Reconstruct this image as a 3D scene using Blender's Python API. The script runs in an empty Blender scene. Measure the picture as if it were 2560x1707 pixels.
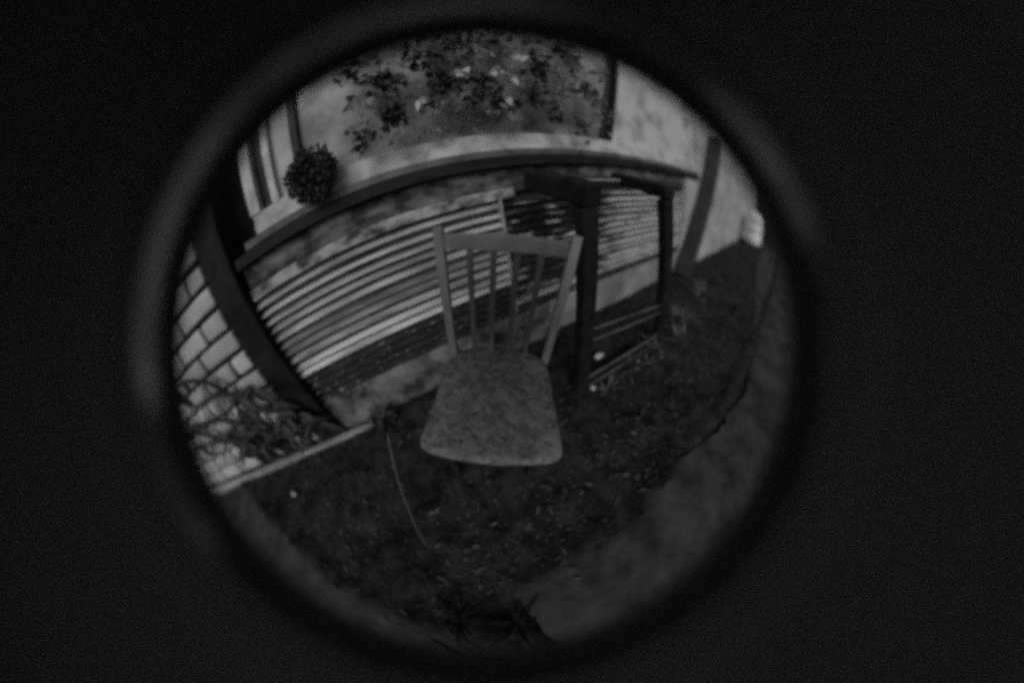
import bpy, bmesh, math, random
from mathutils import Vector, Matrix, noise
random.seed(11)
R = math.radians
sc = bpy.context.scene
col = sc.collection
CAM_H = 1.02          # camera height above the soil
WALL = 1.086          # distance from camera to the wall face (X runs along the wall, Y into it)

# ------------------------------------------------------------------ camera
cd = bpy.data.cameras.new('camera')
cam = bpy.data.objects.new('camera', cd); col.objects.link(cam)
rows = Matrix(((0.86034, -0.49267, -0.1307), (0.39974, 0.49307, 0.77272), (0.31626, 0.71705, -0.62115)))
right, up, fwd = rows[0].normalized(), rows[1].normalized(), rows[2].normalized()
m = Matrix((right, up, -fwd)).transposed().to_4x4()
m.translation = (0, 0, CAM_H)
cam.matrix_world = m
cd.type = 'PANO'
cd.panorama_type = 'FISHEYE_LENS_POLYNOMIAL'
cd.sensor_fit = 'HORIZONTAL'; cd.sensor_width = 36
cd.fisheye_fov = R(330)
cd.fisheye_polynomial_k0 = 0.0
cd.fisheye_polynomial_k1 = -1.0 / (607 / 2560 * 36)
cd.fisheye_polynomial_k2 = 0; cd.fisheye_polynomial_k3 = 0; cd.fisheye_polynomial_k4 = 0
cd.lens = 8.5
cd.clip_start = 0.001; cd.clip_end = 2000
cd.dof.use_dof = True
cd.dof.focus_distance = 0.90
cd.dof.aperture_fstop = 0.0085 / (2 * 0.013)      # iris radius 13 mm
sc.camera = cam

# ------------------------------------------------------------------ sky, sun, exposure
SUN_EL, SUN_AZ = R(34), R(205)    # from behind the camera, a little to its left
w = bpy.data.worlds.new('World'); sc.world = w; w.use_nodes = True
nt = w.node_tree; nt.nodes.clear()
sky = nt.nodes.new('ShaderNodeTexSky'); sky.sky_type = 'NISHITA'; sky.sun_disc = False
sky.sun_elevation = SUN_EL; sky.sun_rotation = SUN_AZ; sky.air_density = 1.0; sky.dust_density = 5.0
bw = nt.nodes.new('ShaderNodeRGBToBW')
bg = nt.nodes.new('ShaderNodeBackground'); bg.inputs['Strength'].default_value = 0.06
wo = nt.nodes.new('ShaderNodeOutputWorld')
nt.links.new(sky.outputs[0], bw.inputs[0]); nt.links.new(bw.outputs[0], bg.inputs['Color']); nt.links.new(bg.outputs[0], wo.inputs[0])
ld = bpy.data.lights.new('sun', 'SUN'); ld.energy = 1.0; ld.angle = R(25); ld.color = (1, 1, 1)
sun = bpy.data.objects.new('sun', ld); col.objects.link(sun)
sd = Vector((math.sin(SUN_AZ) * math.cos(SUN_EL), math.cos(SUN_AZ) * math.cos(SUN_EL), math.sin(SUN_EL)))
sun.rotation_euler = (-sd).to_track_quat('-Z', 'Y').to_euler()
vs = sc.view_settings
vs.view_transform = 'Standard'; vs.look = 'None'; vs.gamma = 1; vs.use_curve_mapping = False
vs.exposure = -0.6
sc.cycles.use_denoising = False
sc.cycles.max_bounces = 6
sc.cycles.pixel_filter_type = 'BLACKMAN_HARRIS'; sc.cycles.filter_width = 4.0   # the viewer's own softness

# ------------------------------------------------------------------ helpers
def tag(o, label=None, cat=None, group=None, kind=None):
    if label: o['label'] = label
    if cat: o['category'] = cat
    if group: o['group'] = group
    if kind: o['kind'] = kind
    return o

def empty(name, loc=(0, 0, 0), rot=(0, 0, 0)):
    o = bpy.data.objects.new(name, None); col.objects.link(o)
    o.empty_display_size = 0.05
    o.location = loc; o.rotation_euler = rot
    return o

def link(name, me, parent=None, loc=(0, 0, 0), rot=(0, 0, 0)):
    o = bpy.data.objects.new(name, me); col.objects.link(o)
    if parent: o.parent = parent
    o.location = loc; o.rotation_euler = rot
    return o

def mesh(name, verts, faces, m, smooth=False):
    me = bpy.data.meshes.new(name)
    me.from_pydata([tuple(v) for v in verts], [], faces)
    me.materials.append(m)
    if smooth:
        for p in me.polygons: p.use_smooth = True
    me.update()
    return me

class MB:
    def __init__(s): s.v, s.f = [], []
    def add(s, v, f):
        o = len(s.v); s.v += [tuple(x) for x in v]; s.f += [tuple(i + o for i in q) for q in f]
    def box(s, x0, x1, y0, y1, z0, z1):
        s.add([(x0, y0, z0), (x1, y0, z0), (x1, y1, z0), (x0, y1, z0), (x0, y0, z1), (x1, y0, z1), (x1, y1, z1), (x0, y1, z1)],
              [(0, 3, 2, 1), (4, 5, 6, 7), (0, 1, 5, 4), (1, 2, 6, 5), (2, 3, 7, 6), (3, 0, 4, 7)])
    def bar(s, a, b, wa, wb, da=None, db=None, ref=(0, 1, 0)):
        """a squared bar from a to b, widths wa/wb across, depths da/db along ref"""
        a, b = Vector(a), Vector(b); d = (b - a).normalized(); r = Vector(ref)
        x = d.cross(r).normalized(); y = x.cross(d).normalized()
        da = wa if da is None else da; db = wb if db is None else db
        v = []
        for p, ww, dd in ((a, wa, da), (b, wb, db)):
            for i, j in ((-1, -1), (1, -1), (1, 1), (-1, 1)): v.append(p + x * ww / 2 * i + y * dd / 2 * j)
        s.add(v, [(0, 3, 2, 1), (4, 5, 6, 7), (0, 1, 5, 4), (1, 2, 6, 5), (2, 3, 7, 6), (3, 0, 4, 7)])
    def tube(s, pts, radii, n=6):
        pts = [Vector(p) for p in pts]; o = len(s.v)
        for i, p in enumerate(pts):
            d = (pts[min(i + 1, len(pts) - 1)] - pts[max(i - 1, 0)]).normalized()
            ref = Vector((0, 0, 1)) if abs(d.z) < 0.9 else Vector((1, 0, 0))
            x = d.cross(ref).normalized(); y = d.cross(x)
            for k in range(n):
                a = 2 * math.pi * k / n
                s.v.append(tuple(p + (x * math.cos(a) + y * math.sin(a)) * radii[i]))
        for i in range(len(pts) - 1):
            for k in range(n):
                s.f.append((o + i * n + k, o + i * n + (k + 1) % n, o + (i + 1) * n + (k + 1) % n, o + (i + 1) * n + k))
        s.f.append(tuple(o + k for k in range(n))[::-1]); s.f.append(tuple(o + (len(pts) - 1) * n + k for k in range(n)))
    def leaf(s, base, d, L, W, upv=(0, 0, 1), bend=0.25):
        """a folded, drooping leaf: 6 quads/tris with a midrib crease"""
        base, d = Vector(base), Vector(d).normalized(); u = Vector(upv)
        side = d.cross(u)
        if side.length < 1e-3: side = d.cross(Vector((1, 0, 0)))
        side.normalize(); nrm = side.cross(d).normalized()
        o = len(s.v)
        for t, ww in ((0.0, 0.12), (0.3, 0.9), (0.65, 0.8), (1.0, 0.05)):
            c = base + d * L * t - nrm * bend * L * t * t
            s.v.append(tuple(c - side * W * 0.5 * ww + nrm * W * 0.18 * ww)); s.v.append(tuple(c)); s.v.append(tuple(c + side * W * 0.5 * ww + nrm * W * 0.18 * ww))
        for i in range(3):
            a = o + i * 3
            s.f += [(a, a + 1, a + 4, a + 3), (a + 1, a + 2, a + 5, a + 4)]
    def build(s, name, m, parent=None, smooth=False, loc=(0, 0, 0), rot=(0, 0, 0), bevel=0, seg=2):
        o = link(name, mesh(name, s.v, s.f, m, smooth), parent, loc, rot)
        if bevel:
            b = o.modifiers.new('bevel', 'BEVEL'); b.width = bevel; b.segments = seg; b.limit_method = 'ANGLE'
        return o

def mat(name, a, b=None, scale=8.0, rough=0.8, bump=0.0, bscale=None, detail=6, spec=0.3, stretch=(1, 1, 1), lo=0.35, hi=0.65, rand=0.0, thr=None, fleck=None):
    """grey paint, wood, stone or soil: base grey mottled between a and b; rand varies it per object; thr/fleck adds flecks of another grey"""
    M = bpy.data.materials.new(name); M.use_nodes = True
    n, l = M.node_tree.nodes, M.node_tree.links
    p = n['Principled BSDF']; p.inputs['Roughness'].default_value = rough; p.inputs['Specular IOR Level'].default_value = spec
    b = a if b is None else b
    tc = n.new('ShaderNodeTexCoord'); mp = n.new('ShaderNodeMapping'); mp.inputs['Scale'].default_value = stretch
    l.new(tc.outputs['Object'], mp.inputs[0])
    info = n.new('ShaderNodeObjectInfo')
    off = n.new('ShaderNodeMath'); off.operation = 'MULTIPLY'; off.inputs[1].default_value = 37.0
    l.new(info.outputs['Random'], off.inputs[0])
    def nz(sc_, det=detail):
        t = n.new('ShaderNodeTexNoise'); t.noise_dimensions = '4D'; t.inputs['Scale'].default_value = sc_; t.inputs['Detail'].default_value = det
        t.inputs['Roughness'].default_value = 0.62
        l.new(mp.outputs[0], t.inputs['Vector']); l.new(off.outputs[0], t.inputs['W'])
        return t.outputs['Fac']
    def remap(src, f0, f1, t0, t1):
        r = n.new('ShaderNodeMapRange'); r.inputs[1].default_value = f0; r.inputs[2].default_value = f1; r.inputs[3].default_value = t0; r.inputs[4].default_value = t1
        l.new(src, r.inputs[0]); return r.outputs[0]
    v = remap(nz(scale), lo, hi, a, b)
    if rand:
        rr = remap(info.outputs['Random'], 0, 1, 1 - rand, 1 + rand)
        mu = n.new('ShaderNodeMath'); mu.operation = 'MULTIPLY'; l.new(v, mu.inputs[0]); l.new(rr, mu.inputs[1]); v = mu.outputs[0]
    if thr is not None:
        k = remap(nz(scale * 3.1, 4), thr, thr + 0.06, 0, 1)
        mx = n.new('ShaderNodeMix'); mx.data_type = 'FLOAT'; l.new(k, mx.inputs[0]); l.new(v, mx.inputs[2]); mx.inputs[3].default_value = fleck; v = mx.outputs[0]
    l.new(v, p.inputs['Base Color'])
    if bump:
        bp = n.new('ShaderNodeBump'); bp.inputs['Strength'].default_value = 1.0; bp.inputs['Distance'].default_value = bump
        l.new(nz(bscale or scale * 4), bp.inputs['Height']); l.new(bp.outputs[0], p.inputs['Normal'])
    return M

def patchy_paint(name, paint, wood):
    """two-tone slats: dark with pale flecks towards the left end, mostly pale further along"""
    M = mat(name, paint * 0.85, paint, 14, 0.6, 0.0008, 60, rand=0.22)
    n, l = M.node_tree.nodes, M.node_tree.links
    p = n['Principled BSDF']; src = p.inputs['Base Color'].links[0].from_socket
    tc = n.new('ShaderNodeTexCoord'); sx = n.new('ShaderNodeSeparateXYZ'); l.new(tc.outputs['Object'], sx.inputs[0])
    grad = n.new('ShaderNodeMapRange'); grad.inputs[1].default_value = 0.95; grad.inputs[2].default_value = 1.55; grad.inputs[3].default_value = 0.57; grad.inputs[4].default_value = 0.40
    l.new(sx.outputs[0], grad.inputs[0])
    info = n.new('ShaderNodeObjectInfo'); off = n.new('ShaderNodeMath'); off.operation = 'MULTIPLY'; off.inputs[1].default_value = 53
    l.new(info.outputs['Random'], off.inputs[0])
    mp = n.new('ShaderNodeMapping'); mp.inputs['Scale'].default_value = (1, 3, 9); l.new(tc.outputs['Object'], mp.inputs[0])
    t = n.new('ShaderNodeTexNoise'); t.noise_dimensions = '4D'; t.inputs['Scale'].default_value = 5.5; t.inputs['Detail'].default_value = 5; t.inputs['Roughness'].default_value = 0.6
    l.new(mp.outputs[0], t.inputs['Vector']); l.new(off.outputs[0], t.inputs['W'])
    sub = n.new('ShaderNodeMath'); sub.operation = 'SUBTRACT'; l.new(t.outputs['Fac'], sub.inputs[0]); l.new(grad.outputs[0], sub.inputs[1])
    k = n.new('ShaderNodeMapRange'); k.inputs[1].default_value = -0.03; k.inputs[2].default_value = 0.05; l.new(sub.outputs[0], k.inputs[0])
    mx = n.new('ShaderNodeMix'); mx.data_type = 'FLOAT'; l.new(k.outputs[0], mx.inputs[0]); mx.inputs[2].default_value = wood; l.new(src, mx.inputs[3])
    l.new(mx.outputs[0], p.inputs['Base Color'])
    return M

M_soil = mat('soil', 0.008, 0.055, 11, 0.95, 0.014, 55, detail=10, spec=0.12, lo=0.36, hi=0.66, thr=0.72, fleck=0.11)
M_concrete = mat('concrete', 0.018, 0.105, 5.0, 0.9, 0.006, 34, detail=9, spec=0.2, lo=0.34, hi=0.68, thr=0.68, fleck=0.15)
M_plinth = mat('plinth_render', 0.04, 0.27, 6.5, 0.9, 0.004, 40, spec=0.2, lo=0.4, hi=0.62, thr=0.66, fleck=0.5)
M_plinth_pale = mat('pale_plinth_render', 0.2, 0.42, 3.5, 0.9, 0.004, 40, spec=0.2)
M_plaster = mat('pale_plaster', 0.26, 0.6, 3.2, 0.85, 0.002, 40)
M_slat = mat('painted_slat', 0.22, 0.60, 9, 0.65, 0.0015, 60, rand=0.45, stretch=(0.35, 1, 5), lo=0.38, hi=0.6, thr=0.66, fleck=0.16)
M_patchy = patchy_paint('patchy_slat', 0.6, 0.03)
M_bare = mat('bare_weathered_slat', 0.02, 0.05, 12, 0.8, 0.001, 50, stretch=(0.6, 1, 4), thr=0.6, fleck=0.45)
M_fascia = mat('mottled_fascia', 0.06, 0.5, 9, 0.8, 0.001, 50, stretch=(1, 1, 1.5), lo=0.4, hi=0.58)
M_backing = mat('dirty_pale_backing', 0.10, 0.24, 7, 0.85, 0.001, 50)
M_worn_black = mat('worn_black_paint', 0.006, 0.03, 9, 0.8, 0.002, 40, stretch=(0.5, 1, 2), thr=0.7, fleck=0.09)
M_sill_shade = mat('mottled_sill_shade', 0.03, 0.24, 7, 0.8, 0.001, 50, stretch=(1, 1, 2), lo=0.42, hi=0.66, thr=0.68, fleck=0.25)  # dark grey has the shade under the sill put into it
M_black = mat('black_metal', 0.008, 0.014, 20, 0.6, 0.0005, 60, spec=0.25)
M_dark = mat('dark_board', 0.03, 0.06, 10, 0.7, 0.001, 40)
M_sill = mat('grey_sill', 0.06, 0.19, 7, 0.7, 0.001, 50)
M_frame = mat('white_window_frame', 0.34, 0.7, 7, 0.6, 0.001, 50, lo=0.36, hi=0.58, thr=0.69, fleck=0.2)
M_block = mat('pale_block', 0.42, 0.6, 9, 0.9, 0.003, 60, rand=0.22)
M_mortar = mat('dark_mortar', 0.02, 0.04, 20, 0.95, 0.002, 60)
M_leafdark = mat('dark_leaf', 0.025, 0.075, 9, 0.6, 0, rand=0.1)
M_leafblack = mat('blackish_leaf', 0.004, 0.02, 9, 0.8, spec=0.1)
M_leafmid = mat('grey_leaf', 0.07, 0.26, 7, 0.6)
M_leafpale = mat('bright_patch_leaf', 0.4, 0.6, 9, 0.7)
M_chair = mat('chair_wood', 0.13, 0.30, 16, 0.6, 0.001, 70, stretch=(1, 1, 0.25), lo=0.3, hi=0.7, thr=0.7, fleck=0.1)
M_spindle = mat('dull_slat_wood', 0.07, 0.12, 10, 0.6, 0.0006, 70)
M_leg = mat('dark_leg_wood', 0.012, 0.025, 10, 0.6, 0.0006, 70)
M_timber = mat('blackened_timber', 0.006, 0.022, 14, 0.75, 0.001, 50, spec=0.2)
M_edge = mat('pale_bar', 0.3, 0.5, 20, 0.6)
M_white = mat('white_plastic', 0.85, 0.88, 5, 0.25, spec=0.5)
M_stone = mat('pale_stone', 0.06, 0.17, 16, 0.9, 0.003, 40)
M_straw = mat('dry_straw', 0.14, 0.25, 20, 0.8)
M_litter = mat('litter', 0.015, 0.13, 3, 0.9)
M_chalk = mat('chalky_chip', 0.45, 0.6, 20, 0.9)
M_grass = mat('grass_blade', 0.03, 0.10, 4, 0.8)
M_lens = mat('glossy_black_bezel', 0.26, 0.26, 5, 0.22, spec=0.5)
M_lens.node_tree.nodes['Principled BSDF'].inputs['Metallic'].default_value = 1.0
M_tube = mat('grey_anodised_tube', 0.37, 0.37, 5, 0.7, spec=0.3)
M_matte = mat('matte_black_barrel', 0.09, 0.09, 5, 0.9, spec=0.1)

def seat_material():
    """worn marbled leathercloth: creases and rubbed patches"""
    M = bpy.data.materials.new('marbled_seat'); M.use_nodes = True
    n, l = M.node_tree.nodes, M.node_tree.links; p = n['Principled BSDF']
    p.inputs['Roughness'].default_value = 0.75; p.inputs['Specular IOR Level'].default_value = 0.2
    tc = n.new('ShaderNodeTexCoord')
    a = n.new('ShaderNodeTexNoise'); a.inputs['Scale'].default_value = 17; a.inputs['Detail'].default_value = 7; a.inputs['Distortion'].default_value = 1.6; a.inputs['Roughness'].default_value = 0.6
    b = n.new('ShaderNodeTexNoise'); b.inputs['Scale'].default_value = 34; b.inputs['Detail'].default_value = 4; b.inputs['Distortion'].default_value = 2.5
    l.new(tc.outputs['Object'], a.inputs['Vector']); l.new(tc.outputs['Object'], b.inputs['Vector'])
    r1 = n.new('ShaderNodeMapRange'); r1.inputs[1].default_value = 0.34; r1.inputs[2].default_value = 0.66; r1.inputs[3].default_value = 0.10; r1.inputs[4].default_value = 0.24
    l.new(a.outputs['Fac'], r1.inputs[0])
    r2 = n.new('ShaderNodeMapRange'); r2.inputs[1].default_value = 0.3; r2.inputs[2].default_value = 0.5; r2.inputs[3].default_value = 0.62; r2.inputs[4].default_value = 1.0
    l.new(b.outputs['Fac'], r2.inputs[0])
    mu = n.new('ShaderNodeMath'); mu.operation = 'MULTIPLY'; l.new(r1.outputs[0], mu.inputs[0]); l.new(r2.outputs[0], mu.inputs[1])
    c = n.new('ShaderNodeTexNoise'); c.inputs['Scale'].default_value = 19; c.inputs['Detail'].default_value = 5; c.inputs['Distortion'].default_value = 1.2
    l.new(tc.outputs['Object'], c.inputs['Vector'])
    s1 = n.new('ShaderNodeMath'); s1.operation = 'SUBTRACT'; s1.inputs[1].default_value = 0.5; l.new(c.outputs['Fac'], s1.inputs[0])
    s2 = n.new('ShaderNodeMath'); s2.operation = 'ABSOLUTE'; l.new(s1.outputs[0], s2.inputs[0])
    r3 = n.new('ShaderNodeMapRange'); r3.inputs[1].default_value = 0.0; r3.inputs[2].default_value = 0.03; r3.inputs[3].default_value = 0.28; r3.inputs[4].default_value = 1.0
    l.new(s2.outputs[0], r3.inputs[0])
    m2 = n.new('ShaderNodeMath'); m2.operation = 'MULTIPLY'; l.new(mu.outputs[0], m2.inputs[0]); l.new(r3.outputs[0], m2.inputs[1]); mu = m2
    l.new(mu.outputs[0], p.inputs['Base Color'])
    bp = n.new('ShaderNodeBump'); bp.inputs['Distance'].default_value = 0.006; l.new(a.outputs['Fac'], bp.inputs['Height']); l.new(bp.outputs[0], p.inputs['Normal'])
    return M
M_seat = seat_material()

def pane_material():
    """glazing whose mottled grey has blurred garden reflections painted in"""
    M = mat('reflection_pane', 0.08, 0.42, 5.5, 0.5, detail=4, lo=0.36, hi=0.64, spec=0.5)
    p = M.node_tree.nodes['Principled BSDF']
    p.inputs['Coat Weight'].default_value = 0.6; p.inputs['Coat Roughness'].default_value = 0.05
    return M
M_pane = pane_material()
M_pane_clear = mat('pale_pane', 0.22, 0.62, 3.0, 0.5, detail=3, spec=0.5)

M_pane_blotchy = mat('blotchy_pane', 0.66, 0.2, 2.4, 0.5, detail=3, spec=0.5, lo=0.5, hi=0.66)  # pale glazing with broad darker blotches

# ------------------------------------------------------------------ the setting: soil and paths
def under_slab(x, y):
    """signed distance into the nearest slab"""
    d = -9.0
    if x > -0.2: d = max(d, -0.04 - y)
    if x < -0.5: d = max(d, (-0.06 + (-x - 0.57) * 0.82 - y) * 0.77)
    return d

def soil_height(x, y):
    d = under_slab(x, y)
    k = min(1.0, max(0.0, (d - 0.02) / 0.13))
    return soil_bumps(x, y) + 0.020 * math.exp(-((d - 0.01) / 0.05) ** 2) - 0.05 * k * k

def soil_bumps(x, y):
    r = math.hypot(x - 0.3, y - 0.4)
    k = max(0.0, 1 - r / 5.0)
    return k * (0.022 * noise.noise((x * 1.7, y * 1.7, 0.3)) + 0.014 * noise.noise((x * 7, y * 7, 5.1)) + 0.011 * noise.noise((x * 21, y * 21, 9.0)))

def grid_axis(c, fine, nfine, far):
    a = [c + fine * i for i in range(-nfine, nfine + 1)]
    e = fine * nfine; s = fine
    while e < far:
        s *= 1.5; e += s; a = [c - e] + a + [c + e]
    return a
xs, ys = grid_axis(0.5, 0.022, 110, 900), grid_axis(0.2, 0.022, 60, 900)
gv = [(x, y, soil_height(x, y)) for y in ys for x in xs]
nx = len(xs)
gf = [(j * nx + i, j * nx + i + 1, (j + 1) * nx + i + 1, (j + 1) * nx + i) for j in range(len(ys) - 1) for i in range(nx - 1)]
tag(link('ground', mesh('ground', gv, gf, M_soil, True)), 'dark bare soil between the wall and the concrete paths', kind='structure')

def slab(name, outline, z, depth=0.06, seed=0):
    """a poured slab: ragged edge, slightly rounded top"""
    pts = []
    for i, (x, y) in enumerate(outline):
        x2, y2 = outline[(i + 1) % len(outline)]
        L = math.hypot(x2 - x, y2 - y); k = max(1, min(90, int(L / 0.025)))
        for q in range(k):
            t = q / k; px, py = x + (x2 - x) * t, y + (y2 - y) * t
            j = 0.014 if L < 8 else 0
            jx = 3.2 * noise.noise((px * 4, py * 4, seed)) + 1.6 * noise.noise((px * 13, py * 13, seed + 3)) + 0.9 * noise.noise((px * 37, py * 37, seed + 5))
            jy = 3.2 * noise.noise((px * 4, py * 4, seed + 7)) + 1.6 * noise.noise((px * 13, py * 13, seed + 9)) + 0.9 * noise.noise((px * 37, py * 37, seed + 11))
            pts.append((px + j * jx, py + j * jy))
    bm = bmesh.new()
    vs_ = [bm.verts.new((x, y, z - depth)) for x, y in pts]
    f = bm.faces.new(vs_)
    if f.normal.z < 0: bmesh.ops.reverse_faces(bm, faces=[f])
    r = bmesh.ops.extrude_face_region(bm, geom=[f])
    bmesh.ops.translate(bm, vec=(0, 0, depth), verts=[v for v in r['geom'] if isinstance(v, bmesh.types.BMVert)])
    bm.normal_update()
    bmesh.ops.recalc_face_normals(bm, faces=bm.faces)
    me = bpy.data.meshes.new(name); bm.to_mesh(me); bm.free(); me.materials.append(M_concrete)
    o = link(name, me)
    b = o.modifiers.new('bevel', 'BEVEL'); b.width = 0.004; b.segments = 2; b.limit_method = 'ANGLE'
    return o
tag(slab('path', [(-0.16, -0.05), (0.17, -0.045), (0.4, -0.02), (0.8, -0.07), (1.27, -0.16), (1.91, -0.1), (2.78, 0.1), (4.2, 0.3), (7, 0.45), (7, -4), (-0.3, -4), (-0.22, -0.6)], 0.008), 'grey concrete path on the near side of the soil bed', kind='structure')
tag(slab('path', [(-0.57, -0.09), (-0.72, 0.0), (-0.94, 0.23), (-1.28, 0.5), (-1.86, 0.97), (-4.5, 0.99), (-4.5, -4), (-0.5, -4), (-0.47, -0.5)], 0.008, seed=3), 'grey concrete path running to the foot of the block wall', kind='structure')

# ------------------------------------------------------------------ garden room: plinth, slats, sill, panes
room = empty('garden_room', (0, WALL, 0))
tag(room, 'low garden building clad in pale horizontal slats with glazing above', 'building')
b = MB(); b.box(-0.72, 0.78, 0, 0.2, -0.05, 0.25); b.build('plinth', M_plinth, room, bevel=0.006)
b = MB(); b.box(0.784, 2.62, 0.003, 0.2, -0.05, 0.25); b.build('plinth', M_plinth_pale, room, bevel=0.006)
b = MB(); b.box(-0.72, 0.54, 0.05, 0.16, 0.451, 1.12); b.build('backing_board', M_backing, room)
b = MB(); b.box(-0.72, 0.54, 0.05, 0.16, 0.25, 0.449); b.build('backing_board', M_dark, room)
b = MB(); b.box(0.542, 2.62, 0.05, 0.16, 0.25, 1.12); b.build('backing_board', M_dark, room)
# slats: louvre planks, lower edge proud
def slat_mesh(name, x0, x1, m):
    prof = [(-0.002, -0.0085), (0.003, -0.010), (0.034, 0.0065), (0.030, 0.0095), (-0.002, -0.0035)]
    k = 14; v = []; f = []
    for i in range(k + 1):
        x = x0 + (x1 - x0) * i / k
        dz = 0.0016 * noise.noise((x * 2.3, x0, 1.7))
        v += [(x, y, z + dz) for y, z in prof]
    for i in range(k):
        for j in range(5):
            a, c = i * 5 + j, i * 5 + (j + 1) % 5
            f.append((a, c, c + 5, a + 5))
    f.append(tuple(range(5))[::-1]); f.append(tuple(k * 5 + j for j in range(5)))
    me = mesh(name, v, f, m)
    return me
sl_left = slat_mesh('slat', -0.715, 0.535, M_slat)
sl_right = slat_mesh('slat', 0.545, 2.6, M_patchy)
sl_bare = slat_mesh('slat', -0.715, 0.535, M_bare)
PITCH = 0.0468
for i in range(14):
    z = 0.275 + PITCH * i
    left = sl_bare if i < 4 else sl_left
    o = link('slat', left, room, (0, 0, z + random.uniform(-0.003, 0.003)), (random.uniform(-0.12, 0.12), random.uniform(-0.0025, 0.0025), 0))
    if i == 0: o['label'] = 'bare dark slat low on the wall'
    if z > 0.34:
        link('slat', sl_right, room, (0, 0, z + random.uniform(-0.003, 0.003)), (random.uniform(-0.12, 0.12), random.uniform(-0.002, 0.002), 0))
b = MB(); b.box(0.536, 0.544, -0.008, 0.05, 0.27, 0.93); b.build('joint_strip', M_edge, room)
b = MB(); b.box(0.546, 2.6, -0.01, 0.05, 0.262, 0.322); b.build('bottom_rail', M_bare, room, bevel=0.003)
b = MB(); b.box(0.546, 2.6, -0.014, 0.05, 0.323, 0.331); b.build('rail_capping', M_frame, room)
b = MB(); b.box(-0.7, 0.62, -0.006, 0.055, 0.915, 0.966); b.build('fascia_board', M_fascia, room, bevel=0.003)
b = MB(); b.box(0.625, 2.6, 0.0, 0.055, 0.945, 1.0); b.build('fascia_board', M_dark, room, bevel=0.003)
b = MB(); b.box(-0.7, 2.6, 0.015, 0.055, 0.968, 1.072); b.build('sill_shade_board', M_sill_shade, room, bevel=0.003)
b = MB(); b.box(-0.7, 3.0, -0.03, 0.1, 1.075, 1.125); b.build('drip_rail', M_worn_black, room, bevel=0.004)
b = MB(); b.box(-0.62, 3.0, -0.02, 0.12, 1.128, 1.162); b.build('sill', M_sill, room, bevel=0.004)
b = MB(); b.box(-0.55, 3.0, 0.0, 0.1, 1.163, 1.205); b.box(-0.55, 3.0, 0.012, 0.1, 1.2055, 1.25); wf = b.build('window_frame', M_frame, room, bevel=0.004)
b = MB(); b.box(-0.555, -0.50, 0.004, 0.1, 1.2505, 2.3); b.build('window_frame', M_frame, room, bevel=0.003)
b = MB(); b.box(-0.44, -0.405, 0.018, 0.1, 1.2505, 2.3); b.build('window_frame', M_frame, room, bevel=0.003)
b = MB(); b.box(-0.30, -0.265, 0.012, 0.1, 1.2505, 2.3); b.build('mullion', M_dark, room, bevel=0.003)
LEAN_M = 0.305                                    # the right hand mullions have slipped out of plumb
b = MB(); b.bar((1.375, 0.04, 1.252), (1.375 + LEAN_M * 1.048, 0.04, 2.298), 0.03, 0.03, 0.09, 0.09); b.build('mullion', M_black, room, bevel=0.003)
b = MB(); b.bar((1.318, 0.048, 1.252), (1.318 + LEAN_M * 1.048, 0.048, 2.298), 0.016, 0.016, 0.07, 0.07); b.build('mullion', M_dark, room, bevel=0.003)
def pane(x0, x1, l0, l1, m_):
    z0, z1 = 1.251, 2.3; q = MB(); v_ = []
    for y in (0.05, 0.06): v_ += [(x0, y, z0), (x1, y, z0), (x1 + l1 * (z1 - z0), y, z1), (x0 + l0 * (z1 - z0), y, z1)]
    q.add(v_, [(0, 1, 2, 3), (7, 6, 5, 4), (0, 4, 5, 1), (1, 5, 6, 2), (2, 6, 7, 3), (3, 7, 4, 0)])
    q.build('pane', m_, room)
b = MB(); b.box(-0.55, 3.0, 0.0, 0.1, 2.3005, 2.36); b.build('window_frame', M_frame, room, bevel=0.003)
b = MB(); b.box(-0.5, -0.44, 0.05, 0.06, 1.251, 2.3); b.build('pane', M_dark, room)
b = MB(); b.box(-0.405, -0.30, 0.05, 0.06, 1.251, 2.3); b.build('pane', M_pane_clear, room)
pane(-0.265, 1.310, 0, LEAN_M, M_pane)
pane(1.326, 1.36, LEAN_M, LEAN_M, M_pane_clear)
pane(1.39, 3.0, LEAN_M, 0, M_pane_blotchy)
b = MB(); b.box(3.003, 9.5, -0.004, 0.2, -0.05, 2.36); b.build('wall', M_plaster, room)
b = MB(); b.box(2.623, 3.0, -0.004, 0.2, -0.05, 1.078); b.build('wall', M_plaster, room)
b = MB(); b.bar((-0.80, 0.02, -0.03), (-0.80, 0.02, 2.36), 0.165, 0.165, 0.13, 0.13); b.build('corner_post', M_timber, room, bevel=0.008)
b = MB(); b.box(-0.9, 9.5, -0.06, 2.5, 2.363, 2.43); b.build('roof', M_sill, room, bevel=0.01)
b = MB(); b.box(-0.9, 9.5, 0.21, 2.4, -0.05, 2.36); b.build('back_room', M_dark, room)

# ------------------------------------------------------------------ block wall on the left, kerb in front
bw_ = empty('block_wall', (-0.9, WALL, 0))
tag(bw_, 'wall of pale blocks with wide dark joints left of the corner post', 'wall')
b = MB(); b.box(-4.1, 0.0, 0.02, 0.2, -0.05, 1.96); b.build('mortar', M_mortar, bw_)
def block_mesh(L, Hh, seed):
    bm = bmesh.new(); bmesh.ops.create_cube(bm, size=1)
    for v in bm.verts: v.co = Vector((v.co.x * L, v.co.y * 0.05, v.co.z * Hh))
    bmesh.ops.bevel(bm, geom=bm.edges[:], offset=0.017, segments=2, affect='EDGES', profile=0.6)
    for v in bm.verts: v.co += Vector((noise.noise(v.co * 14 + Vector((seed, 0, 0))), 0, noise.noise(v.co * 14 + Vector((0, seed, 0))))) * 0.009
    me = bpy.data.meshes.new('block'); bm.to_mesh(me); bm.free(); me.materials.append(M_block)
    for p in me.polygons: p.use_smooth = True
    return me
CH = 0.122
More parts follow.
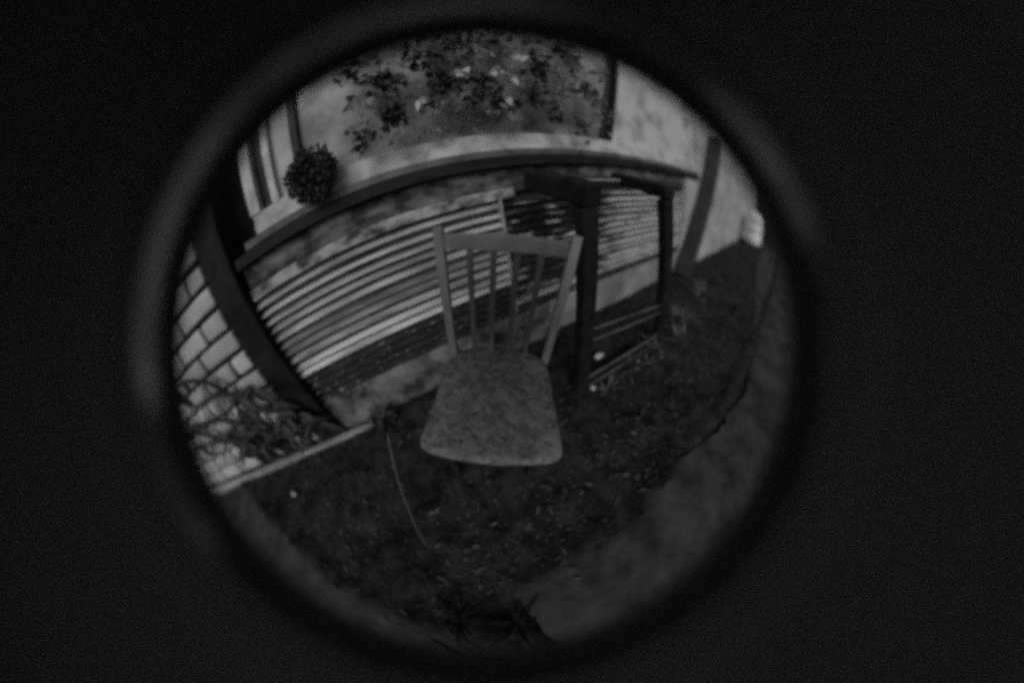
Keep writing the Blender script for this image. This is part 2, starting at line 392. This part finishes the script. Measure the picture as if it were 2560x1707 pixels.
blocks = {}
for r in range(16):
    x = -0.005; z = 0.03 + CH * r + CH / 2
    first = True
    while x > -4.0:
        L = 0.31 if not first else (0.31, 0.16)[r % 2] + random.choice((0, 0.05))
        key = (round(L, 2), random.randrange(2)); first = False
        if key not in blocks: blocks[key] = block_mesh(L - 0.026, CH - 0.026, key[1] * 3.3 + L)
        link('block', blocks[key], bw_, (x - L / 2, random.uniform(0.0, 0.005), z), (0, random.uniform(-0.022, 0.022), 0))
        x -= L
kerb = empty('kerb', (-1.5, WALL - 0.06, 0)); tag(kerb, 'narrow pale kerb edging in front of the block wall foot', 'kerb')
for i in range(4):
    b = MB(); b.box(-1.5 + i * 0.64, -0.866 + i * 0.64, -0.015, 0.012, -0.05, 0.042 if i < 3 else 0.03); b.build('kerb_stone', M_plaster if i < 2 else M_plinth_pale, kerb, bevel=0.005)

# leaning plank on the right
b = MB(); b.bar((2.56, WALL - 0.11, 0.0), (3.52, WALL - 0.09, 1.70), 0.15, 0.15, 0.15, 0.15)
tag(b.build('leaning_beam', M_dark, bevel=0.004), 'thick dark beam leaning sideways against the pale wall right of the slats', 'beam')

# ------------------------------------------------------------------ plants on the wall
def dirv(spread=1.0, bias=(0, 0, 0)):
    return Vector((random.gauss(0, spread) + bias[0], random.gauss(0, spread) + bias[1], random.gauss(0, spread) + bias[2]))
def clump(b, c, r, n, L, W):
    for _ in range(n):
        p = Vector(c) + Vector((random.gauss(0, r), random.gauss(0, r * 0.5), random.gauss(0, r)))
        b.leaf(p, dirv(1, (0, -0.7, -0.4)), L * random.uniform(0.6, 1.3), W * random.uniform(0.6, 1.3), dirv(1, (0, -1, 0.5)))
vine = empty('reflection_climber', (0.5, WALL - 0.05, 1.25)); tag(vine, 'added leafy climber whose dark clusters stand in for reflections across the wide window', 'stand-in plant')  # climber added so its leaves imitate blurred reflections in the glazing
b = MB()
dark = [(0.10, 1.54, .04, 26), (0.13, 1.38, .028, 18), (0.33, 1.49, .045, 34), (0.48, 1.46, .055, 46), (0.79, 1.62, .06, 34), (0.73, 1.42, .035, 14), (0.85, 1.35, .04, 12), (1.01, 1.28, .035, 9), (0.24, 1.66, .06, 24), (0.44, 1.72, .08, 26), (0.95, 1.74, .08, 22), (-0.02, 1.64, .05, 14), (0.62, 1.36, .05, 10), (0.6, 1.85, .1, 30), (1.1, 1.5, .05, 8), (0.0, 1.33, .03, 8)]
for x, z, r, n in dark: clump(b, (x - 0.5, -0.05, z - 1.25), r * 0.75, int(n * 2.0), 0.042, 0.034)
b.build('foliage', M_leafdark, vine)
b = MB()
for _ in range(1000):
    x, z = random.uniform(-0.08, 1.3), random.uniform(1.27, 2.0)
    if noise.noise((x * 5, z * 5, 3.3)) + 0.55 * (z - 1.5) < random.uniform(-0.15, 0.35): continue
    b.leaf((x - 0.5, random.uniform(-0.06, 0.01), z - 1.25), dirv(1, (0, -0.7, -0.5)), random.uniform(0.03, 0.06), random.uniform(0.02, 0.035), dirv(1, (0, -1, 0.5)))
tag(b.build('foliage', M_leafmid, vine), kind='stuff')
b = MB()
for x, z, r, n in [(0.0, 1.47, .02, 10), (0.4, 1.53, .022, 8), (0.59, 1.52, .025, 14), (0.53, 1.63, .03, 12), (0.22, 1.42, .015, 7), (0.16, 1.65, .03, 8), (0.68, 1.64, .03, 9), (0.62, 1.38, .02, 5)]:
    clump(b, (x - 0.5, -0.075, z - 1.25), r * 0.7, max(3, n // 2), 0.05, 0.04)
tag(b.build('bright_patches', M_leafpale, vine), kind='stuff')  # pale clusters stand for the bright spots of the reflection
b = MB()
for x0, z0, x1, z1 in [(0.05, 2.25, 0.12, 1.36), (0.35, 2.25, 0.30, 1.45), (0.5, 2.25, 0.49, 1.40), (0.82, 2.25, 0.70, 1.36), (1.15, 2.25, 1.0, 1.27)]:
    pts = [((x0 + (x1 - x0) * t + 0.03 * noise.noise((x0 * 9, t * 4, 2))) - 0.5, -0.03 + 0.02 * noise.noise((x0 * 5, t * 4, 7)), z0 + (z1 - z0) * t - 1.25) for t in [i / 9 for i in range(10)]]
    b.tube(pts, [0.006 - 0.0004 * i for i in range(10)], 5)
b.build('stem', M_leafdark, vine)
# round dark bush in a pot on the sill
pot = empty('potted_bush', (-0.22, WALL - 0.06, 1.16)); tag(pot, 'dense round dark bush in a small pot on the window sill', 'potted plant')
b = MB()
for _ in range(2200):
    d = dirv().normalized(); rr = 0.118 * random.uniform(0.45, 1.0) * (1 + 0.25 * noise.noise(d * 1.8))
    b.leaf(d * rr * 0.9 + Vector((0, 0, 0.105)), d + dirv(0.9), 0.018, 0.014, dirv())
b.build('foliage', M_leafdark, pot)
b = MB(); b.tube([(0, 0, -0.01), (0, 0, 0.0), (0, 0, 0.055), (0, 0, 0.06), (0, 0, 0.05)], [0.03, 0.032, 0.042, 0.045, 0.03], 20); b.build('pot', M_black, pot, smooth=False)
# scrambling shrub in front of the block wall: bare curling stems, long leaves
sh = empty('scrambling_shrub', (-1.15, 1.055, 0)); tag(sh, 'tangled dark shrub with curling stems in front of the pale block wall', 'shrub')
b = MB(); lf = MB()
for (x0, x1, hgt, cur) in [(-1.25, -1.85, .62, .2), (-1.2, -1.4, .86, .15), (-1.15, -1.02, .62, -.2), (-1.05, -0.92, .5, .25), (-1.0, -0.95, .36, -.2), (-1.3, -1.6, .45, -.2), (-1.1, -1.25, .7, .3), (-0.95, -0.74, .30, .2), (-1.4, -2.2, .5, .2), (-1.25, -1.45, .36, -.25), (-1.5, -2.6, .7, .1), (-1.08, -1.3, .3, .2)]:
    pts = []
    for i in range(11):
        t = i / 10
        pts.append((x0 + (x1 - x0) * t * t + cur * 0.7 * math.sin(t * 4.6) + 1.15, -0.10 * t - 0.03 * abs(math.sin(t * 4 + x0 * 7)) * t, hgt * math.sin(t * 1.75) * 1.02))
    b.tube(pts, [0.021 * (1 - 0.65 * i / 10) for i in range(11)], 5)
    for i in range(4, 11):
        for _ in range(1):
            p = Vector(pts[i]); sd_ = random.choice((-1, 1))
            lf.leaf(p, (sd_ * random.uniform(0.4, 1), random.uniform(-0.8, 0.1), random.uniform(-0.6, 0.5)), random.uniform(0.08, 0.17), random.uniform(0.035, 0.06), (0, -0.5, 1), random.uniform(0.4, 1.2))
b.build('stems', M_leafdark, sh)
lf.build('leaves', M_leafdark, sh)

# ------------------------------------------------------------------ black timber stand behind the chair
st = empty('timber_stand', (0.95, 0.57, 0)); tag(st, 'blackened timber stand with two tall posts behind the chair', 'stand')
def sb(name, a, c, w_, d_, m_=None, **k):
    q = MB(); o_ = Vector((0.95, 0.57, 0)); q.bar(Vector(a) - o_, Vector(c) - o_, w_, w_, d_, d_, **k); return q.build(name, m_ or M_timber, st, bevel=0.014 if min(w_, d_) > 0.04 else 0.002, seg=4)
sb('post', (0.600, 0.587, -0.04), (0.600, 0.587, 0.912), 0.072, 0.06)
sb('post', (1.314, 0.555, -0.04), (1.105, 0.558, 0.925), 0.078, 0.06)
sb('beam', (0.600, 0.545, 0.943), (0.585, 0.87, 1.0), 0.085, 0.085, ref=(0, 0, 1))
sb('beam', (1.10, 0.522, 0.952), (1.16, 0.90, 0.995), 0.075, 0.065, ref=(0, 0, 1))
sb('crossbar', (0.624, 0.84, 0.962), (1.14, 0.84, 0.962), 0.03, 0.035, ref=(0, 0, 1))
sb('lit_edge_strip', (0.640, 0.84, 0.984), (1.135, 0.84, 0.984), 0.03, 0.008, M_edge, ref=(0, 0, 1))  # pale strip stands for the light along the crossbar's top edge
sb('rail', (0.637, 0.590, 0.36), (1.21, 0.558, 0.295), 0.045, 0.02)
sb('rail_edge', (0.637, 0.582, 0.386), (1.205, 0.55, 0.321), 0.005, 0.014, M_sill)
sb('rail_edge', (0.637, 0.570, 0.334), (1.215, 0.54, 0.269), 0.005, 0.014, M_sill)
sb('rail', (0.637, 0.585, 0.06), (1.272, 0.555, 0.05), 0.05, 0.02)
sb('rail_edge', (0.637, 0.575, 0.088), (1.272, 0.545, 0.078), 0.005, 0.014, M_sill)
sb('rail_edge', (0.637, 0.565, 0.03), (1.272, 0.535, 0.022), 0.005, 0.012, M_sill)

# ------------------------------------------------------------------ the chair
CH_LOC = Vector((0.22, 0.627, 0.448)); YAW, TR, TP = -0.562, 0.202, 0.048
chair = empty('wooden_chair', CH_LOC)
chair.rotation_mode = 'XYZ'
Mrot = Matrix.Rotation(YAW, 4, 'Z') @ Matrix.Rotation(TP, 4, 'X') @ Matrix.Rotation(TR, 4, 'Y')
chair.rotation_euler = Mrot.to_euler('XYZ')
tag(chair, 'slat-backed wooden chair with a worn marbled seat standing on the soil', 'chair')
Minv = (Matrix.Translation(CH_LOC) @ Mrot).inverted()
# seat outline: back edge round, sides splayed, front bowed
def seat_outline():
    ctrl = [(0, 0.042), (0.085, 0.036), (0.142, 0.012), (0.172, -0.035), (0.183, -0.11), (0.188, -0.22), (0.2, -0.33), (0.201, -0.362), (0.19, -0.383), (0.165, -0.392), (0.08, -0.400), (0, -0.402)]
    pts = [Vector(c) for c in ctrl] + [Vector((-x, y)) for x, y in ctrl[-2:0:-1]]
    for _ in range(2):   # Chaikin
        q = []
        for i in range(len(pts)):
            a, c = pts[i], pts[(i + 1) % len(pts)]
            q += [a * 0.75 + c * 0.25, a * 0.25 + c * 0.75]
        pts = q
    return pts
ol = seat_outline(); nn = len(ol); cen = Vector((0, -0.2))
rings = [(0.0, -0.004), (0.4, -0.003), (0.75, 0.0), (0.9, 0.002), (0.965, 0.0), (0.99, -0.006), (1.0, -0.014), (0.995, -0.024), (0.96, -0.03), (0.5, -0.03)]
v = []; f = []
for s_, z in rings:
    for p in ol:
        q = cen + (p - cen) * s_
        v.append((q.x, q.y, z + (0.0035 * noise.noise((q.x * 9, q.y * 9, 3)) if z > -0.02 else 0)))
for i in range(len(rings) - 1):
    for k in range(nn):
        f.append((i * nn + k, i * nn + (k + 1) % nn, (i + 1) * nn + (k + 1) % nn, (i + 1) * nn + k))
f.append(tuple((len(rings) - 1) * nn + k for k in range(nn)))
o = link('seat', mesh('seat', v, f, M_seat, True), chair)
BS, LEAN, HT, WB, WT = -0.002, 0.067, 0.433, 0.166, 0.203
# stiles (curved a little), rail, slats
def local_ground(x, y):
    """local z where the leg under (x, y) meets the soil"""
    for k in range(400):
        z = -0.3 - k * 0.001
        if (Minv.inverted() @ Vector((x, y, z))).z <= -0.01: return z
    return -0.7
def strip(name, pts, ws, ds, m_=M_chair, ref=(0, 1, 0), bevel=0.004):
    """a squared bent stick through pts"""
    q = MB(); P = [Vector(p) for p in pts]; o_ = []
    for i, p in enumerate(P):
        d = (P[min(i + 1, len(P) - 1)] - P[max(i - 1, 0)]).normalized()
        x = d.cross(Vector(ref)).normalized(); y = x.cross(d).normalized()
        q.v += [tuple(p + x * ws[i] / 2 * a + y * ds[i] / 2 * c) for a, c in ((-1, -1), (1, -1), (1, 1), (-1, 1))]
    for i in range(len(P) - 1):
        for k in range(4): q.f.append((i * 4 + k, i * 4 + (k + 1) % 4, i * 4 + 4 + (k + 1) % 4, i * 4 + 4 + k))
    q.f.append((3, 2, 1, 0)); e = (len(P) - 1) * 4; q.f.append((e, e + 1, e + 2, e + 3))
    return q.build(name, m_, chair, bevel=bevel)
def back_at(t):   # depth of the back plane at height fraction t
    return BS + LEAN * (t ** 1.25)
for s_ in (-1, 1):
    pts = []
    for t in (0, 0.2, 0.4, 0.6, 0.8, 1.0):
        pts.append((s_ * (WB + (WT - WB) * t ** 1.2), back_at(t), HT * t - 0.03 * (1 - t)))
    strip('back_post', pts, [0.026, 0.027, 0.028, 0.03, 0.031, 0.030], [0.026] * 6)
    gz = local_ground(s_ * 0.15, 0.05)
    strip('leg', [(s_ * 0.160, -0.012, -0.031), (s_ * 0.165, 0.02, -0.25), (s_ * 0.17, 0.06, gz)], [0.034, 0.03, 0.025], [0.034, 0.03, 0.025], M_leg)
    gz = local_ground(s_ * 0.15, -0.31)
    strip('leg', [(s_ * 0.150, -0.315, -0.031), (s_ * 0.150, -0.312, -0.25), (s_ * 0.150, -0.31, gz)], [0.036, 0.032, 0.026], [0.036, 0.032, 0.026], M_leg)
TRZ = 0.385
bowed = lambda u: 0.006 * (1 - u * u)
pts = []
for i in range(11):
    u = -1 + 0.2 * i
    pts.append((u * 0.182, back_at(0.89) + bowed(u) - 0.004, TRZ + 0.004))
strip('top_rail', pts, [0.054 - 0.008 * abs(-1 + 0.2 * i) for i in range(11)], [0.018] * 11, ref=(0, 1, 0))
for i in range(4):
    u = -0.6 + 0.4 * i
    strip('back_slat', [(u * 0.150, BS + 0.010 + bowed(u) * 0.4, -0.02), (u * 0.160, back_at(0.4) + bowed(u) * 0.7, 0.17), (u * 0.176, back_at(0.85) + bowed(u) - 0.002, TRZ - 0.02)], [0.018, 0.019, 0.019], [0.011, 0.011, 0.011], M_spindle, bevel=0.003)
b = MB(); b.bar((-0.15, -0.368, -0.058), (0.15, -0.368, -0.058), 0.05, 0.05, 0.018, 0.018); b.build('apron', M_leg, chair, bevel=0.003)
for s_ in (-1, 1):
    b = MB(); b.bar((s_ * 0.166, -0.325, -0.058), (s_ * 0.16, -0.03, -0.058), 0.05, 0.05, 0.018, 0.018, ref=(1, 0, 0)); b.build('apron', M_leg, chair, bevel=0.003)
    b = MB(); b.bar((s_ * 0.150, -0.30, -0.25), (s_ * 0.160, 0.01, -0.25), 0.02, 0.02); b.build('stretcher', M_leg, chair, bevel=0.003)

# ------------------------------------------------------------------ small things on the ground
def blob(name, c, r, m_, seed, squash=0.6, sub=3, rough=0.25):
    bm = bmesh.new(); bmesh.ops.create_icosphere(bm, subdivisions=sub, radius=1)
    for q in bm.verts:
        k = 1 + rough * noise.noise(q.co * 1.3 + Vector((seed, 0, 0))) + 0.1 * noise.noise(q.co * 4 + Vector((0, seed, 0)))
        q.co = Vector((q.co.x * r[0], q.co.y * r[1], q.co.z * r[2])) * k
    me = bpy.data.meshes.new(name); bm.to_mesh(me); bm.free(); me.materials.append(m_)
    for p in me.polygons: p.use_smooth = True
    return link(name, me, None, c, (0, 0, seed))
tag(blob('stone', (-1.19, 0.76, 0.012), (0.022, 0.018, 0.014), M_chalk, 5.5), 'small bright pebble on dark soil beside the left path', 'stone')
tag(blob('stone', (0.84, 0.685, 0.04), (0.035, 0.018, 0.02), M_chalk, 6.2), 'white broken stone behind the black post under the lower rail', 'stone')
tag(blob('stone', (0.66, 0.548, 0.012), (0.018, 0.014, 0.014), M_chalk, 7.7), 'small white stone at the foot of the black post nearest the chair', 'stone')
# a scrap of pale paper-like leaf
b = MB(); b.leaf((-0.34, 0.38, 0.016), (1, -0.15, 0.02), 0.05, 0.035, (0.1, 0.1, 1), 0.1); b.leaf((-0.3, 0.375, 0.018), (0.7, 0.6, 0.3), 0.03, 0.018, (0, 0, 1), 0.2)
tag(b.build('fallen_leaf', M_stone), 'pale crumpled leaf lying alone on dark soil in front of the seat', 'leaf')
# long arching reed
b = MB(); pts = []
for i in range(15):
    t = i / 14
    pts.append((-0.355 - 0.075 * t + 0.03 * t * t, 0.765 - 0.5 * t, 0.155 * (1 - t) ** 0.8 + 0.02))
b.tube(pts, [0.0045 - 0.0032 * (i / 14) for i in range(15)], 5)
tag(b.build('dry_stem', M_straw, smooth=True), 'long thin dry stem arching over the soil left of the chair', 'stem')
# twiggy dark plant at plinth foot left of the chair
def tuft(name, c, n, L, W, m_, spread=0.7, rise=1.0):
    q = MB()
    for _ in range(n):
        a = random.uniform(0, 6.283); k = random.uniform(0.2, 1) * spread
        d = Vector((math.cos(a) * k, math.sin(a) * k, rise * random.uniform(0.35, 1))).normalized()
        base = Vector((random.gauss(0, 0.012), random.gauss(0, 0.012), -0.01)); LL = L * random.uniform(0.5, 1.15)
        side = d.cross(Vector((0, 0, 1)))
        side = side.normalized() if side.length > 0.01 else Vector((1, 0, 0)); o_ = len(q.v)
        out = Vector((d.x, d.y, 0))
        for t, ww in ((0, 1), (0.35, 0.85), (0.7, 0.55), (1, 0.06)):
            p = base + d * LL * t + out * LL * 0.35 * t * t - Vector((0, 0, LL * 0.35 * t * t))
            q.v += [tuple(p - side * W * ww / 2), tuple(p + side * W * ww / 2)]
        for i in range(3): q.f.append((o_ + i * 2, o_ + i * 2 + 1, o_ + i * 2 + 3, o_ + i * 2 + 2))
    for _ in range(n // 2):
        a = random.uniform(0, 6.283); rr = random.uniform(0, L * 0.45)
        q.leaf((math.cos(a) * rr, math.sin(a) * rr, random.uniform(0.0, L * 0.35)), dirv(1, (0, 0, 0.1)), L * random.uniform(0.15, 0.45), L * random.uniform(0.08, 0.2), dirv(0.5, (0, 0, 1)), random.uniform(0, 0.8))
    return q.build(name, m_, None, loc=(c[0], c[1], soil_height(c[0], c[1])))
M_weed = mat('weed_blade', 0.02, 0.26, 13, 0.7)
wg = 'weeds growing along the timber stand'
for i, (x, y, n, L, W, lb) in enumerate([
    (1.17, 0.52, 28, 0.17, 0.016, 'bushy weed under the low rail close to the right post'),
    (1.68, 0.58, 26, 0.2, 0.018, 'tall weed growing beyond the right post'),
    (0.93, 0.52, 20, 0.13, 0.015, 'weed under the middle of the low rail'),
    (0.73, 0.49, 13, 0.1, 0.014, 'small weed in front of the left post of the stand'),
    (1.45, 0.48, 26, 0.17, 0.017, 'weed at the outer side of the right post foot'),
    (1.05, 0.45, 16, 0.1, 0.013, 'low weed on the soil in front of the low rail')]):
    tag(tuft('weed', (x, y), n, L, W, M_weed), lb, 'weed', wg)
tag(tuft('weed', (0.9, 0.12), 46, 0.12, 0.010, M_leafdark, 1.0, 0.8), 'dark spiky weed tuft on the soil by the path edge', 'weed')
tag(tuft('weed', (-0.42, 0.99), 60, 0.2, 0.013, M_leafdark, 0.9), 'dark twiggy weed at the plinth foot left of the chair', 'weed')
tag(tuft('weed', (-0.44, -0.08), 26, 0.15, 0.022, M_leafblack, 0.8, 0.6), 'ragged dark weed in the gap between the two concrete paths', 'weed')
tag(tuft('weed', (-0.25, -0.20), 24, 0.14, 0.026, M_leafblack, 0.9, 0.5), 'ragged dark weed overhanging the corner of the right path', 'weed')
tag(tuft('weed', (2.3, 0.62), 36, 0.24, 0.02, M_weed, 0.9), 'pale leafy weed far right under the leaning beam', 'weed')
tag(tuft('weed', (2.4, 0.25), 30, 0.2, 0.02, M_grass, 0.9), 'grey grass tuft near the far end of the path', 'weed')
# drum by the far end of the wall
dr = empty('white_drum', (1.98, 0.93 - 0.0, 0)); 
dl = Vector((6.5, 0.74, 0.04)); dr.location = dl
tag(dr, 'bright white round-shouldered drum standing at the far right edge', 'drum')
prof = [(0.0, 0.0), (0.26, 0.0), (0.28, 0.02), (0.29, 0.28), (0.275, 0.29), (0.29, 0.30), (0.295, 0.52), (0.28, 0.53), (0.29, 0.54), (0.28, 0.72), (0.23, 0.80), (0.13, 0.835), (0.1, 0.84)]
def lathe(prof, n=40):
    v = []; f = []
    for r, z in prof:
        for k in range(n): a = 2 * math.pi * k / n; v.append((r * math.cos(a), r * math.sin(a), z))
    for i in range(len(prof) - 1):
        for k in range(n): f.append((i * n + k, i * n + (k + 1) % n, (i + 1) * n + (k + 1) % n, (i + 1) * n + k))
    return v, f
prof = [(r * 0.82, z * 0.88) for r, z in prof]
v, f = lathe(prof); link('body', mesh('body', v, f, M_white, True), dr)
v, f = lathe([(r * 0.82, z * 0.88) for r, z in [(0.104, 0.838), (0.106, 0.87), (0.1, 0.878), (0.0, 0.879)]]); link('lid', mesh('lid', v, f, M_white, True), dr)

# leaf litter and crumbs on the soil
def inside_soil(x, y):
    if y > 1.0 or y < -0.03: return False
    if x < -0.6 and y < -0.06 + (-x - 0.57) * 0.84: return False
    return True
lb = MB()
cnt = 0
while cnt < 7000:
    x = random.uniform(-1.9, 2.6); y = random.uniform(-0.5, 1.03)
    if not inside_soil(x, y) and random.random() > 0.03: continue
    z = soil_height(x, y)
    if not inside_soil(x, y) and y < 1.0: z = 0.010
    if noise.noise((x * 2.5, y * 2.5, 4)) < random.uniform(-0.6, 0.3): continue
    L = random.choice((0.006, 0.008, 0.012, 0.02, 0.034)) * random.uniform(0.7, 1.3)
    lb.leaf((x, y, z + random.uniform(0.001, 0.006)), (random.gauss(0, 1), random.gauss(0, 1), random.uniform(-0.1, 0.25)), L, L * random.uniform(0.12, 0.5), (random.gauss(0, 0.3), random.gauss(0, 0.3), 1), random.uniform(-0.2, 0.4))
    cnt += 1
tag(lb.build('leaf_litter', M_litter), 'fine dry litter scattered over the dark soil', 'litter', kind='stuff')
gb = MB()
for q_ in range(11000):
    x = random.uniform(-1.6, 3.2); y = random.uniform(0.0, 1.0)
    if q_ > 9000: y = -0.05 + random.gauss(0, 0.035)
    elif not inside_soil(x, y): continue
    if noise.noise((x * 1.6, y * 1.6, 8)) < random.uniform(-0.3, 0.45): continue
    z = soil_height(x, y) - 0.004; a = random.uniform(0, 6.28); L = random.uniform(0.012, 0.05) * random.choice((0.6, 1, 1))
    d = Vector((math.cos(a), math.sin(a), random.uniform(0.3, 1.4))).normalized(); s_ = d.cross(Vector((0, 0, 1))).normalized() * 0.0018
    p = Vector((x, y, z)); tip = p + d * L - Vector((0, 0, L * 0.2)); mid = p + d * L * 0.5
    gb.add([p - s_, p + s_, mid + s_ * 0.7, mid - s_ * 0.7, tip], [(0, 1, 2, 3), (3, 2, 4)])
tag(gb.build('grass', M_grass), 'thin short grass growing over the soil', 'grass', kind='stuff')

# ------------------------------------------------------------------ lens barrel the picture is taken through
axis_cam = Vector(((1213 - 1280), -(858 - 853.5), 0))
th = axis_cam.length / 607
ax = (right * (axis_cam.x / axis_cam.length) * math.sin(th) + up * (axis_cam.y / axis_cam.length) * math.sin(th) + fwd * math.cos(th)).normalized()
lb_ = empty('lens_barrel', (0, 0, CAM_H)); lb_.rotation_mode = 'QUATERNION'; lb_.rotation_quaternion = ax.to_track_quat('Z', 'Y')
tag(lb_, 'black round lens barrel whose rim rings the whole view', 'lens barrel')
K = 1.82
def ring(name, prof, m_):
    v, f = lathe([(r * K, z * K) for r, z in prof], 160)
    o_ = link(name, mesh(name, v, f, m_, True), lb_)
    return o_
ring('front_lip', [(0.1062, 0.0256), (0.1085, 0.0310), (0.110, 0.0360), (0.1112, 0.0372), (0.113, 0.0376), (0.126, 0.035), (0.127, 0.03), (0.127, -0.02)], M_matte)
ring('bezel', [(0.106, 0.0255), (0.0842, 0.0118)], M_lens)
ring('barrel_tube', [(0.0840, 0.0117), (0.0838, 0.009), (0.088, 0.004), (0.086, -0.006), (0.088, -0.012), (0.088, -0.1), (0.0, -0.1)], M_tube)
ring('outer_shell', [(0.127, -0.0205), (0.11, -0.03), (0.093, -0.035), (0.093, -0.105), (0.0, -0.105)], M_black)
